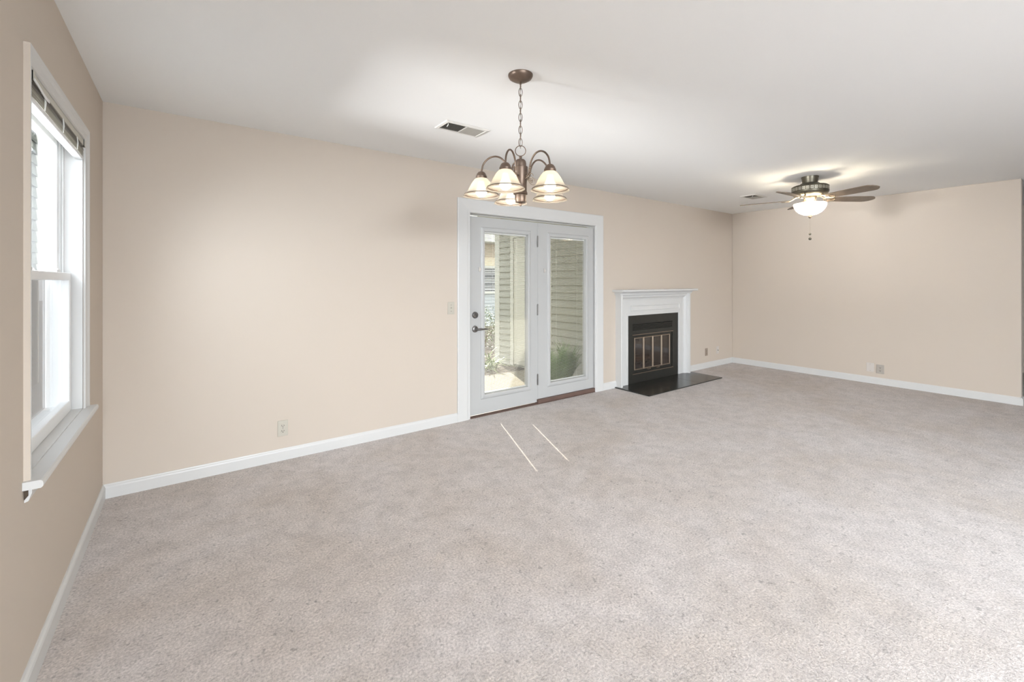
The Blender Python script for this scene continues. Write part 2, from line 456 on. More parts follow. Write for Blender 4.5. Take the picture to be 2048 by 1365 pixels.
for k in range(nsl):
    z = 1.962 + 0.0026 * k
    off = rr.uniform(-0.004, 0.004); tilt = rr.uniform(-0.002, 0.003); sag = rr.uniform(0, 0.003)
    if k == nsl - 1: z += 0.004
    xs = [(-0.030 + off, z), (-0.015 + off, z + 0.002), (0.001 + off, z + tilt)]
    ny = 12
    for j in range(ny):
        ya, yb = BY0 + 0.006 + (BY1 - BY0 - 0.012) * j / ny, BY0 + 0.006 + (BY1 - BY0 - 0.012) * (j + 1) / ny
        sa = sag * math.sin(PI * j * 3 / ny); sb = sag * math.sin(PI * (j + 1) * 3 / ny)
        for (xa, za), (xb, zb) in zip(xs, xs[1:]):
            m.prism([(xa, ya, za + sa), (xb, ya, zb + sa), (xb, ya, zb + sa + 0.0007), (xa, ya, za + sa + 0.0007)], (0, yb - ya, sb - sa))
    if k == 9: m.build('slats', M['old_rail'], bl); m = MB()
m.build('slats', M['shaded_slat'], bl)
MB().box((-0.030, BY0 + 0.004, 1.943), (0.002, BY1 - 0.004, 1.958)).build('bottom_rail', M['vinyl'], bl, bevel=0.003)
for y in (BY0 + 0.17, BY0 + 0.46, BY1 - 0.17):
    m = MB(); m.tube([(0.004, y, 2.015), (0.005, y, 1.99), (0.005, y, 1.955)], 0.0016, 6); m.tube([(0.004, y + 0.008, 2.013), (0.007, y + 0.006, 1.985), (0.004, y + 0.005, 1.957)], 0.0012, 6)
    m.build('ladder_cord', M['cord'], bl)
m = MB()   # bent loose valance piece drooping at the near end
pts = [(0.010, BY0 + 0.004 + 0.20 * t, 2.004 - 0.018 * math.sin(t * 2.6) * t) for t in [i / 10 for i in range(11)]]
for a, b in zip(pts, pts[1:]): m.prism([a, (a[0] + 0.0012, a[1], a[2]), (a[0] + 0.0012, a[1], a[2] + 0.012), (a[0], a[1], a[2] + 0.012)], (0, b[1] - a[1], b[2] - a[2]))
m.build('valance', M['vinyl'], bl)

# ------------------------------------------------------------------ patio doors
CASD = [(0, 0.0), (0, -0.015), (0.008, -0.018), (0.030, -0.017), (0.080, -0.015), (0.105, -0.014), (0.118, -0.010), (0.128, -0.010), (0.134, 0.0)]
m = MB().frame(2.473, 4.494, 0.0, 2.132, CASD, close_bottom=False)
tag(m.build('trim_2', M['trim']), 'wide white casing around the pair of patio doors', 'door casing', kind='structure')
m = MB().frame(DX0 + 0.002, DX1 - 0.002, 0.0, DZ - 0.002, [(0, -0.002), (0, 0.138), (0.030, 0.138), (0.030, -0.002)], close_bottom=False)
m.frame(DX0 + 0.032, DX1 - 0.032, 0.0, DZ - 0.032, [(0, 0.072), (0, 0.10), (0.012, 0.10), (0.012, 0.072)], close_bottom=False)
tag(m.build('trim_3', M['trim']), 'white jamb lining the patio door opening', 'door jamb', kind='structure')
tag(MB().prism([(DX0 + 0.034, -0.006, 0.001), (DX0 + 0.034, 0.136, 0.001), (DX0 + 0.034, 0.136, 0.008), (DX0 + 0.034, 0.02, 0.010), (DX0 + 0.034, -0.006, 0.006)], (DX1 - DX0 - 0.068, 0, 0)).build('trim_4', M['threshold']),
    'thin dark threshold under the patio doors', 'threshold', kind='structure')

def patio_door(name, label, x0, x1, z0, z1, gx0, gx1, cords, slider_x):
    d = thing(name, ((x0 + x1) / 2, 0.04, z0), label, 'door', kind='structure')
    gz0, gz1 = 0.208, 1.830
    m = MB()
    wall_grid(m, [x0, gx0 - 0.02, gx1 + 0.02, x1], [z0, gz0 - 0.02, gz1 + 0.02, z1], [(gx0 - 0.02, gx1 + 0.02, gz0 - 0.02, gz1 + 0.02)],
              lambda a, b, c, e: m.box((a, 0.020, b), (c, 0.064, e)))
    m.build('slab', M['door'], d)
    fr = MB().frame(gx0 - 0.045, gx1 + 0.045, gz0 - 0.045, gz1 + 0.045,
        [(0, 0.020), (0.006, 0.012), (0.016, 0.008), (0.030, 0.006), (0.042, 0.009), (0.045, 0.014), (0.047, 0.056), (0.026, 0.056), (0.026, 0.020)]).build('lite_frame', M['door'], d)
    MB().frame(gx0 - 0.04, gx1 + 0.04, gz0 - 0.04, gz1 + 0.04, [(0, 0.065), (0, 0.075), (0.036, 0.075), (0.042, 0.070), (0.042, 0.060), (0.022, 0.060), (0.022, 0.065)]).build('outer_lite_frame', M['door'], d)
    gl = MB().box((gx0 - 0.004, 0.0385, gz0 - 0.004), (gx1 + 0.004, 0.0405, gz1 + 0.004)).build('glass', M['glass'], d)
    MB().box((gx0 - 0.004, 0.0595, gz0 - 0.004), (gx1 + 0.004, 0.0615, gz1 + 0.004)).build('outer_pane', M['glass'], gl)
    # blind slats sealed between the panes, slotted at the ladder cords
    m = MB(); wz = 0.0145; a = math.radians(8.5); hw = 0.00875
    cuts = [gx0 + 0.003] + sum([[c - 0.0045, c + 0.0045] for c in cords], []) + [gx1 - 0.003]
    z = gz0 + 0.022
    while z < gz1 - 0.018:
        pr = []
        for t in (-1, 0, 1): pr.append((0.0498 - t * hw * math.cos(a), z + t * hw * math.sin(a) + (0.0008 if t == 0 else 0)))
        for ca, cb in zip(cuts[0::2], cuts[1::2]):
            top = [(ca, y, zz + 0.00015) for y, zz in pr]; bot = [(ca, y, zz - 0.00015) for y, zz in reversed(pr)]
            m.prism(top + bot, (cb - ca, 0, 0))
        z += wz
    m.build('blind_slats', M['slat'], d)
    m = MB(); m.box((gx0, 0.042, gz1 - 0.016), (gx1, 0.058, gz1 + 0.002)); m.box((gx0 + 0.003, 0.043, gz0 + 0.004), (gx1 - 0.003, 0.057, gz0 + 0.012)); m.build('blind_rails', M['slat'], d)
    for c in cords:
        MB().tube([(c - 0.0, 0.0435, gz0 + 0.01), (c, 0.0435, gz1)], 0.0007, 5).build('ladder_cord', M['cord'], d)
    m = MB(); m.box((slider_x - 0.007, 0.008, 1.43), (slider_x + 0.007, 0.020, 1.475)); m.box((slider_x - 0.012, 0.004, 1.445), (slider_x + 0.012, 0.010, 1.458))
    m.build('blind_slider', M['white_plastic'], d, bevel=0.002)
    return d
d1 = patio_door('door_1', 'left patio door with the lever handle and full-length glass', 2.632, 3.470, 0.022, 1.972, 2.794, 3.342, (2.91, 3.213), 2.735)
d2 = patio_door('door_2', 'right patio door without a handle above a brown sill', 3.486, 4.350, 0.052, 1.972, 3.662, 4.222, (3.775, 4.100), 3.575)
MB().box((3.472, -0.004, 0.008), (4.360, 0.064, 0.050)).build('sill', M['threshold'], d2, bevel=0.003)
m = MB(); m.lathe([(0, 0.002), (0.024, 0.002), (0.031, 0.008), (0.033, 0.020)], (2.684, 0, 1.003), 28, 'y'); m.box((2.681, -0.014, 0.988), (2.687, 0.004, 1.018))
m.build('deadbolt', M['nickel'], d1, smooth=True)
hd = MB().lathe([(0, 0.006), (0.026, 0.006), (0.032, 0.011), (0.033, 0.020)], (2.684, 0, 0.866), 28, 'y').build('handle_rose', M['nickel'], d1, smooth=True)
MB().tube([(2.684, 0.010, 0.866), (2.684, -0.028, 0.866), (2.690, -0.040, 0.866), (2.705, -0.044, 0.866), (2.74, -0.042, 0.865), (2.80, -0.036, 0.862)], [0.011, 0.010, 0.011, 0.011, 0.009, 0.007], 12).build('lever', M['nickel'], hd, smooth=True)
for z in (0.266, 1.026, 1.768):
    m = MB(); m.tube([(3.478, 0.012, z - 0.054), (3.478, 0.012, z + 0.054)], 0.0062, 10); m.sphere((3.478, 0.012, z + 0.056), 0.006, 10, 6); m.sphere((3.478, 0.012, z - 0.056), 0.006, 10, 6)
    m.build('hinge', M['nickel'], d1, smooth=True)
MB().box((3.4705, 0.022, 0.05), (3.4855, 0.064, 1.972)).build('astragal', M['door'], d2)

# ------------------------------------------------------------------ switch and outlets
def plate(name, loc, rotz, label, cat, pm, kind, w_=0.070, h_=0.116):
    t = thing(name, loc, label, cat)
    t.rotation_euler = (0, 0, rotz)
    def add(n, mb, mm, par=t, bev=0.0):
        o = mb.build(n, mm, None, bevel=bev); o.parent = par; return o
    add('cover_plate', MB().prism([(-w_ / 2, -0.0005, -h_ / 2), (w_ / 2, -0.0005, -h_ / 2), (w_ / 2, -0.0005, h_ / 2), (-w_ / 2, -0.0005, h_ / 2)], (0, -0.006, 0)), pm, bev=0.003)
    if kind == 'duplex':
        for s in (1, -1):
            r = add('receptacle', MB().lathe([(0.0165, -0.006), (0.0165, -0.0085), (0.0155, -0.009), (0, -0.009)], (0, 0, 0.0195 * s), 24, 'y'), pm)
            m = MB(); z = 0.0195 * s
            m.box((-0.0085, -0.0094, z - 0.003), (-0.0055, -0.0088, z + 0.007)); m.box((0.0055, -0.0094, z - 0.003), (0.0085, -0.0088, z + 0.007))
            m.lathe([(0.0032, -0.0088), (0.0032, -0.0094), (0, -0.0094)], (0, 0, z - 0.008), 10, 'y')
            add('slot', m, M['dark_slot'], r)
        add('screw', MB().lathe([(0.003, -0.006), (0.003, -0.0075), (0, -0.008)], (0, 0, 0), 10, 'y'), M['nickel'])
    elif kind == 'switch':
        add('switch_toggle', MB().box((-0.005, -0.0075, -0.012), (0.005, -0.006, 0.012)).prism([(-0.004, -0.007, -0.004), (0.004, -0.007, -0.004), (0.004, -0.017, 0.006), (-0.004, -0.017, 0.006)], (0, 0, 0.006)), pm)
        for s in (1, -1): add('screw', MB().lathe([(0.003, -0.006), (0.003, -0.0075), (0, -0.008)], (0, 0, 0.03 * s), 10, 'y'), M['dark_slot'])
    elif kind == 'jack':
        add('jack', MB().lathe([(0.007, -0.006), (0.007, -0.010), (0.0045, -0.010), (0.0045, -0.018), (0, -0.018)], (0, 0, -0.004), 14, 'y'), M['nickel'])
    elif kind == 'blank':
        for s in (1, -1): add('screw', MB().lathe([(0.003, -0.006), (0.003, -0.0075), (0, -0.008)], (0, 0, 0.042 * s), 10, 'y'), M['nickel'])
    return t
plate('wall_outlet', (0.991, 0, 0.237), 0, 'ivory double outlet low on the long wall between left corner and patio doors', 'outlet', M['ivory'], 'duplex')
plate('light_switch', (2.407, 0, 1.083), 0, 'ivory light switch left of the patio doors', 'light switch', M['ivory'], 'switch')
plate('wall_outlet', (6.832, 0, 0.245), 0, 'tan outlet cover right of the fireplace, nearer to the mantel', 'outlet', M['tan_plastic'], 'duplex')
plate('cable_jack_plate', (7.16, 0, 0.248), 0, 'white jack plate right of the fireplace, nearer to the corner', 'jack plate', M['white_plastic'], 'jack')
plate('blank_plate', (L, -1.816, 0.207), -PI / 2, 'white wall plate with two screws on the far right wall', 'wall plate', M['white_plastic'], 'blank', 0.08, 0.116)
plate('wall_outlet', (L, -1.920, 0.197), -PI / 2, 'putty double outlet on the far right wall beside a white plate', 'outlet', M['putty_plastic'], 'duplex', 0.08, 0.116)

# ------------------------------------------------------------------ fireplace
mt = thing('fireplace_mantel', (5.495, -0.045, 0), 'white wooden mantel with shelf and stepped moulding around the fireplace', 'mantel')
bo = MB()
wall_grid(bo, [4.75, 4.94, 6.05, 6.24], [0.012, 0.89, 1.19], [(4.94, 6.05, 0, 0.89)], lambda a, b, c, d: bo.box((a, -0.032, b), (c, -0.0005, d)))
bo.build('surround_board', M['trim'], mt)
MB().frame(4.733, 6.257, 0.012, 1.197, [(0, -0.0005), (0, -0.088), (0.004, -0.092), (0.030, -0.092), (0.034, -0.086), (0.040, -0.066), (0.052, -0.058), (0.060, -0.060), (0.066, -0.060), (0.078, -0.050), (0.090, -0.040), (0.100, -0.038), (0.104, -0.030), (0.104, -0.0005)], close_bottom=False).build('frame_moulding', M['trim'], mt)
MB().frame(4.985, 6.070, 0.945, 1.022, [(0, -0.031), (0.002, -0.038), (0.008, -0.040), (0.012, -0.036), (0.014, -0.031)]).build('panel_moulding', M['trim'], mt)
MB().frame(4.905, 6.085, 0.012, 0.925, [(0, -0.031), (0.003, -0.036), (0.030, -0.036), (0.034, -0.032), (0.034, -0.022), (0.0, -0.022)], close_bottom=False).build('inner_stop', M['trim'], mt)
sh = [(0, 1.185), (0.095, 1.185), (0.108, 1.190), (0.118, 1.198), (0.150, 1.200), (0.166, 1.202), (0.172, 1.210), (0.172, 1.222), (0.168, 1.228), (0.0, 1.228)]
m = MB().prism([(4.6715, -0.0005 - d, z) for d, z in sh if z >= 1.198 or d == 0][0:0] or [(4.6715, -0.0005, 1.199), (4.6715, -0.160, 1.199), (4.6715, -0.172, 1.206), (4.6715, -0.172, 1.224), (4.6715, -0.168, 1.228), (4.6715, -0.0005, 1.228)], (1.647, 0, 0))
m.build('shelf', M['trim'], mt, bevel=0.002)
MB().prism([(4.715, -0.0005, 1.1985), (4.715, -0.118, 1.1985), (4.715, -0.110, 1.190), (4.715, -0.098, 1.176), (4.715, -0.094, 1.160), (4.715, -0.0005, 1.160)], (1.56, 0, 0)).build('bed_moulding', M['trim'], mt)

fi = thing('fireplace_insert', (5.495, -0.02, 0), 'black metal fireplace insert with louvre and four glass doors', 'fireplace')
m = MB()
wall_grid(m, [4.9405, 5.045, 5.915, 6.0495], [0.0125, 0.14, 0.625, 0.685, 0.775, 0.889], [(5.045, 5.915, 0.14, 0.625), (5.045, 5.915, 0.685, 0.775)], lambda a, b, c, d: m.box((a, -0.021, b), (c, -0.002, d)))
m.build('face_panel', M['black_metal'], fi)
m = MB(); m.box((5.045, -0.004, 0.685), (5.915, -0.002, 0.775))
m.build('vent_back', M['dark_slot'], fi)
m = MB()
for k in range(5):
    z = 0.690 + k * 0.0172
    m.prism([(5.046, -0.006, z + 0.013), (5.046, -0.022, z + 0.004), (5.046, -0.023, z - 0.004), (5.046, -0.025, z - 0.004), (5.046, -0.024, z + 0.006), (5.046, -0.006, z + 0.015)], (0.868, 0, 0))
m.build('louvre', M['black_metal'], fi)
for z in (0.636, 0.128):
    MB().box((5.035, -0.030, z - 0.003), (5.925, -0.0205, z + 0.004)).build('brass_strip', M['brass'], fi)
m = MB(); wall_grid(m, [5.046, 5.075, 5.866, 5.914], [0.141, 0.172, 0.602, 0.624], [(5.075, 5.866, 0.172, 0.602)], lambda a, b, c, d: m.box((a, -0.012, b), (c, -0.004, d)))
m.build('door_track', M['black_metal'], fi)
pw = (5.862 - 5.079) / 4
for k in range(4):
    x0 = 5.079 + pw * k; x1 = x0 + pw - 0.003
    dr = MB().frame(x0, x1, 0.176, 0.599, [(0, -0.006), (0, -0.020), (0.002, -0.022), (0.011, -0.022), (0.013, -0.020), (0.013, -0.006)]).build('glass_door', M['brass'], fi)
    MB().box((x0 + 0.010, -0.014, 0.186), (x1 - 0.010, -0.011, 0.589)).build('pane', M['fire_glass'], dr)
    if k in (1, 2):
        MB().tube([(x0 + pw / 2 - 0.03, -0.022, 0.170), (x0 + pw / 2 - 0.03, -0.034, 0.168), (x0 + pw / 2 + 0.03, -0.034, 0.168), (x0 + pw / 2 + 0.03, -0.022, 0.170)], 0.004, 8).build('pull', M['brass'], dr)
m = MB(); e = 0.002
X0, X1, Z0, Z1, YB = FX0 + 0.012, FX1 - 0.012, FZ0 + 0.012, FZ1 - 0.012, 0.46
m.box((X0, 0.0, Z0), (X0 + 0.008, YB, Z1)); m.box((X1 - 0.008, 0.0, Z0), (X1, YB, Z1)); m.box((X0, YB - 0.008, Z0), (X1, YB, Z1)); m.box((X0, 0.0, Z0), (X1, YB, Z0 + 0.008)); m.box((X0, 0.0, Z1 - 0.008), (X1, YB, Z1))
m.build('firebox', M['soot'], fi)
gr = MB()
for k in range(6):
    x = 5.22 + k * 0.085
    gr.tube([(x, 0.12, Z0 + 0.10), (x, 0.14, Z0 + 0.05), (x, 0.36, Z0 + 0.05), (x, 0.38, Z0 + 0.09)], 0.007, 6)
gr.tube([(5.18, 0.18, Z0 + 0.05), (5.69, 0.18, Z0 + 0.05)], 0.007, 6); gr.tube([(5.18, 0.31, Z0 + 0.05), (5.69, 0.31, Z0 + 0.05)], 0.007, 6)
for x in (5.2, 5.67):
    for y in (0.18, 0.31): gr.tube([(x, y, Z0 + 0.0085), (x, y, Z0 + 0.05)], 0.007, 6)
gr.build('grate', M['black_metal'], fi)
for (a, b, r, lab) in (((5.19, 0.195, Z0 + 0.102), (5.66, 0.200, Z0 + 0.104), 0.040, 'front charred log on the fire grate'), ((5.21, 0.305, Z0 + 0.102), (5.70, 0.310, Z0 + 0.104), 0.040, 'back charred log on the fire grate')):
    va, vb = Vector(a), Vector(b)
    pts = [va.lerp(vb, t / 6) for t in range(7)]
    tag(MB().tube(pts, [r * (1 + 0.06 * math.sin(i * 2.3)) for i in range(7)], 14).build('fire_log', M['log'], smooth=True), lab, 'log', 'logs on the grate')
m = MB()
for (a, b) in ((4.705, 5.245), (5.247, 5.787), (5.789, 6.330)):
    m.box((a, -0.520, 0.001), (b, -0.0008, 0.012))
tag(m.build('hearth_slab', M['slate'], bevel=0.0015), 'flat black slate hearth set in the carpet before the fireplace', 'hearth')

# ------------------------------------------------------------------ ceiling registers
def register(cx, cy, sx, sy, label):
    t = thing('ceiling_vent', (cx, cy, H), label, 'air vent')
    def add(n, mb, mm, **k):
        o = mb.build(n, mm, None, **k); o.parent = t; return o
    m = MB(); prof = [(0, -0.001), (0.004, -0.007), (0.022, -0.010), (0.026, -0.004), (0.026, -0.001)]
    m.frame(-sx / 2, sx / 2, -sy / 2, sy / 2, prof); m.swap(lambda c: Vector((c.x, c.z, c.y)))
    m.box((-0.004, -sy / 2 + 0.02, -0.008), (0.004, sy / 2 - 0.02, -0.002))
    add('vent_frame', m, M['vent'])
    add('duct', MB().box((-sx / 2 + 0.02, -sy / 2 + 0.02, -0.002), (sx / 2 - 0.02, sy / 2 - 0.02, -0.0008)), M['vent_dark'])
    for s in (-1, 1):
        m = MB(); n = 13
        for k in range(n):
            y = -sy / 2 + 0.028 + (sy - 0.056) * k / (n - 1)
            x0, x1 = (-sx / 2 + 0.026, -0.004) if s < 0 else (0.004, sx / 2 - 0.026)
            dy = -0.0090 if s < 0 else 0.0105
            m.prism([(x0, y - dy / 2, -0.002), (x0, y + dy / 2, -0.0085), (x0, y + dy / 2 + 0.0009, -0.0085), (x0, y - dy / 2 + 0.0009, -0.002)], (x1 - x0, 0, 0))
        add('vent_fins', m, M['vent_blade'])
    m = MB().tube([(-sx / 2 + 0.034, -0.05, -0.004), (-sx / 2 + 0.034, -0.05, -0.018), (-sx / 2 + 0.030, -0.038, -0.026)], 0.003, 8)
    add('damper_lever', m, M['vent'])
register(2.017, -0.894, 0.352, 0.188, 'white ceiling vent near the chandelier')
register(6.357, -0.924, 0.335, 0.20, 'white ceiling vent near the far corner, left of the ceiling fan')

# ------------------------------------------------------------------ chandelier
FWD = Vector((math.sin(YAW), math.cos(YAW), 0)); RGT = Vector((math.cos(YAW), -math.sin(YAW), 0))
CX, CY = 1.853, -1.796
ch = thing('chandelier', (CX, CY, H), 'bronze five-arm chandelier with white bell glass shades hanging from a chain', 'chandelier')
def cadd(n, mb, mm, par=ch, **k):
    o = mb.build(n, mm, None, **k); o.parent = par; return o
Zc = lambda z: z - H
cadd('ceiling_canopy', MB().lathe([(0.0, 0), (0.066, 0), (0.066, -0.006), (0.060, -0.018), (0.040, -0.030), (0.018, -0.036), (0.008, -0.038), (0, -0.038)], segs=48).tube([(0, 0, -0.036), (0, 0, -0.05)], 0.006, 10), M['bronze'], smooth=True)
def link(mb, c, ln, wd, r, ang):
    pts = []
    for i in range(24):
        t = 2 * PI * i / 24
        x = wd / 2 * math.cos(t); z = (ln / 2) * math.sin(t)
        pts.append((c[0] + x * math.cos(ang), c[1] + x * math.sin(ang), c[2] + z))
    mb.tube(pts, r, 6, closed=True)
m = MB(); zt, zb = Zc(2.398), Zc(2.062); nl = 10
for k in range(nl):
    z = zt + (zb - zt) * (k + 0.5) / nl
    link(m, (0, 0, z), 0.045, 0.019, 0.0017, -YAW + (0.15 if k % 2 else PI / 2 + 0.15))
m.tube([(0.003 * math.sin(k * 1.3), 0.003 * math.cos(k * 1.3), zt + 0.015 + (zb - zt - 0.03) * k / 20) for k in range(21)], 0.0013, 6)
cadd('chain', m, M['bronze'], smooth=True)
m = MB(); link(m, (0, 0, Zc(2.034)), 0.056, 0.056, 0.0024, -YAW)
cadd('hanging_ring', m, M['bronze'], smooth=True)
prof = [(0, 2.008), (0.006, 2.006), (0.009, 2.000), (0.006, 1.994), (0.011, 1.990), (0.021, 1.987), (0.028, 1.979), (0.0305, 1.966), (0.0305, 1.951), (0.039, 1.947), (0.0395, 1.930), (0.036, 1.900), (0.0335, 1.860), (0.034, 1.816), (0.038, 1.809), (0.038, 1.802), (0.030, 1.799), (0.0305, 1.770), (0.027, 1.759), (0.011, 1.756), (0.006, 1.750), (0.007, 1.744), (0.004, 1.738), (0, 1.737)]
cadd('center_column', MB().lathe([(r, Zc(z)) for r, z in prof], segs=32), M['bronze'], smooth=True)
def arm_pts(n=26):
    P = [(0.034, 1.898), (0.047, 1.892), (0.060, 1.905), (0.068, 1.938), (0.082, 1.972), (0.108, 1.997), (0.140, 2.003), (0.172, 1.990), (0.196, 1.962), (0.205, 1.930), (0.207, 1.915)]
    out = []
    for i in range(len(P) - 1):
        p0 = P[max(i - 1, 0)]; p1 = P[i]; p2 = P[i + 1]; p3 = P[min(i + 2, len(P) - 1)]
        for k in range(4):
            t = k / 4
            out.append(tuple(0.5 * (2 * p1[j] + (p2[j] - p0[j]) * t + (2 * p0[j] - 5 * p1[j] + 4 * p2[j] - p3[j]) * t * t + (-p0[j] + 3 * p1[j] - 3 * p2[j] + p3[j]) * t ** 3) for j in (0, 1)))
    out.append(P[-1]); return out
def pol(r, z, a): return (r * math.cos(a), r * math.sin(a), Zc(z))
SH = [(0.027, 1.886), (0.031, 1.884), (0.041, 1.874), (0.052, 1.858), (0.061, 1.841), (0.069, 1.824), (0.076, 1.812), (0.083, 1.804), (0.088, 1.8005)]
for deg, R in ((32.4, 0.196), (104, 0.219), (181, 0.209), (247, 0.200), (313.5, 0.210)):
    a = math.radians(deg) - YAW
    k = R / 0.207
    am = cadd('arm', MB().tube([pol(r * k, z, a) for r, z in arm_pts()], 0.0048, 10), M['bronze'], smooth=True)
    m = MB()
    for r, z in ((0.0645, 1.921), (0.0670, 1.931)): m.sphere(pol(r * k, z, a), 0.0068, 12, 8, (1, 1, 0.5))
    sp = [pol(0.054 + 0.020 * (1 - t) * math.cos(t * 7.5) + 0.02, 1.884 + 0.020 * (1 - 0.75 * t) * math.sin(t * 7.5), a) for t in [i / 24 for i in range(25)]]
    m.tube(sp, 0.0016, 6)
    sp = [pol(0.046 + 0.045 * t, 1.888 - 0.012 * math.sin(t * PI) - 0.024 * t, a) for t in [i / 12 for i in range(13)]]
    m.tube(sp, 0.0016, 6)
    m.tube([pol(0.028, 1.884, a), pol(0.04, 1.880, a), pol(0.052, 1.888, a), pol(0.056, 1.900, a)], 0.002, 6)
    cadd('scroll', m, M['bronze_light'], am, smooth=True)
    c = Vector((R * math.cos(a), R * math.sin(a), 0))
    cadd('socket_cup', MB().lathe([(0, Zc(1.924)), (0.008, Zc(1.923)), (0.018, Zc(1.918)), (0.025, Zc(1.908)), (0.028, Zc(1.899)), (0.030, Zc(1.897)), (0.030, Zc(1.884)), (0.026, Zc(1.883)), (0.0, Zc(1.884))], c, 28), M['bronze'], am, smooth=True)
    s_ = cadd('glass_shade', MB().lathe([(r, Zc(z)) for r, z in SH], c, 72, ribs=lambda q: 0.008 if q < 7 else 0.0), M['shade'], smooth=True)
    cadd('rim_band', MB().lathe([(0.0868, Zc(1.8025)), (0.0900, Zc(1.8020)), (0.0925, Zc(1.7985)), (0.0905, Zc(1.7972)), (0.0868, Zc(1.7995)), (0.0868, Zc(1.8025))], c, 48), M['bronze'], s_, smooth=True)
    cadd('flared_lip', MB().lathe([(0.0905, Zc(1.7978)), (0.0940, Zc(1.7945)), (0.0962, Zc(1.7920)), (0.0968, Zc(1.7900)), (0.0955, Zc(1.7900)), (0.0905, Zc(1.7955))], c, 48), M['shade_lip'], s_, smooth=True)
    cadd('light_bulb', MB().lathe([(0, Zc(1.787)), (0.012, Zc(1.7885)), (0.022, Zc(1.795)), (0.0278, Zc(1.805)), (0.0290, Zc(1.815)), (0.0272, Zc(1.826)), (0.021, Zc(1.838)), (0.014, Zc(1.852)), (0.013, Zc(1.866)), (0, Zc(1.868))], c, 24), M['bulb'], smooth=True)

# ------------------------------------------------------------------ ceiling fan
FX, FY = 5.715, -1.793
fa = thing('ceiling_fan', (FX, FY, H), 'bronze ceiling fan with five dark blades and a lit white glass bowl', 'ceiling fan')
def fadd(n, mb, mm, par=fa, **k):
    o = mb.build(n, mm, None, **k); o.parent = par; return o
fadd('ceiling_canopy', MB().lathe([(0, 0), (0.079, 0), (0.079, -0.010), (0.075, -0.022), (0.069, -0.060), (0.065, -0.070), (0.050, -0.073), (0, -0.073)], segs=40), M['fan_metal'], smooth=True)
fadd('motor_housing', MB().lathe([(0, -0.070), (0.085, -0.071), (0.092, -0.080), (0.104, -0.088), (0.152, -0.096), (0.166, -0.104), (0.169, -0.111), (0.165, -0.115), (0.165, -0.152), (0.169, -0.156), (0.168, -0.166), (0.160, -0.184), (0.138, -0.204), (0.108, -0.212), (0, -0.212)], segs=56), M['fan_metal'], smooth=True)
m = MB(); nb = 28
for k in range(nb):
    t0 = 2 * PI * k / nb
    def q(dt, z, r=0.1675): return (r * math.cos(t0 + dt), r * math.sin(t0 + dt), z)
    w2, z0, z1, th_ = 0.075, -0.149, -0.119, 0.022
    for (d0, d1, za, zb_) in ((-w2, w2, z1 - 0.006, z1), (-w2, w2, z0, z0 + 0.006), (-w2, -w2 + th_, z0, z1), (w2 - th_, w2, z0, z1), (-0.022, 0.022, -0.139, -0.130)):
        m.prism([q(d0, za, 0.164), q(d1, za, 0.164), q(d1, za), q(d0, za)], (0, 0, zb_ - za))
fadd('key_pattern_band', m, M['fan_band'])
fadd('switch_housing', MB().lathe([(0, -0.211), (0.058, -0.212), (0.062, -0.218), (0.054, -0.244), (0.042, -0.254), (0.030, -0.258), (0.012, -0.262), (0.012, -0.40), (0, -0.40)], segs=32), M['bronze_light'], smooth=True)
for i in range(5):
    a = math.radians(-1 + 72 * i) - YAW
    rot = Matrix.Rotation(a, 4, 'Z')
    tilt = Matrix.Rotation(math.radians(-12), 4, 'X')
    zb_ = -0.236
    out = []
    for x, y in ((0.205, 0.048), (0.24, 0.056), (0.40, 0.066), (0.58, 0.071), (0.615, 0.066), (0.645, 0.046), (0.664, 0.020), (0.668, 0.0)): out.append((x, y))
    out = out + [(x, -y) for x, y in reversed(out[:-1])]
    m = MB().prism([(x, y, -0.003) for x, y in out], (0, 0, 0.006))
    m.swap(lambda c: rot @ (Vector((0, 0, zb_)) + tilt @ c))
    b = fadd('fan_blade', m, M['blade'])
    m = MB()
    m.tube([(0.10, 0, 0.040), (0.14, 0, 0.020), (0.18, 0, -0.006), (0.215, 0, -0.008)], [0.010, 0.009, 0.008, 0.007], 8)
    for s in (1, -1):
        m.tube([(0.145, 0.0, 0.014), (0.165, 0.030 * s, 0.004), (0.200, 0.046 * s, -0.006), (0.235, 0.036 * s, -0.007), (0.255, 0.010 * s, -0.007)], 0.005, 8)
        m.lathe([(0, -0.008), (0.008, -0.008), (0.008, -0.003), (0, -0.003)], (0.226, 0.030 * s, 0), 10)
    m.lathe([(0, -0.008), (0.010, -0.008), (0.010, -0.003), (0, -0.003)], (0.256, 0, 0), 10)
    m.swap(lambda c: rot @ (Vector((0, 0, zb_)) + tilt @ c))
    fadd('blade_iron', m, M['bronze_light'], b, smooth=True)
bp = [(0.146, -0.284), (0.149, -0.289), (0.147, -0.302), (0.140, -0.326), (0.125, -0.352), (0.100, -0.377), (0.068, -0.396), (0.034, -0.405), (0.012, -0.408)]
fadd('glass_bowl', MB().lathe(bp, segs=48), M['bowl'], smooth=True)
for k in range(3):
    a = 2 * PI * k / 3 + 0.4
    fadd('light_bulb', MB().sphere((0.080 * math.cos(a), 0.080 * math.sin(a), -0.328), 0.024, 16, 10, (1, 1, 1.3)), M['fan_bulb'], smooth=True)
m = MB()
for k in range(3):
    a = 2 * PI * k / 3 + 0.4
    m.tube([(0.02 * math.cos(a), 0.02 * math.sin(a), -0.262), (0.06 * math.cos(a), 0.06 * math.sin(a), -0.264), (0.080 * math.cos(a), 0.080 * math.sin(a), -0.298)], 0.009, 8)
fadd('lamp_holder', m, M['bronze_light'], smooth=True)
fadd('finial', MB().lathe([(0, -0.400), (0.020, -0.406), (0.022, -0.412), (0.014, -0.418), (0.016, -0.426), (0.010, -0.436), (0, -0.440)], segs=20), M['bronze_light'], smooth=True)
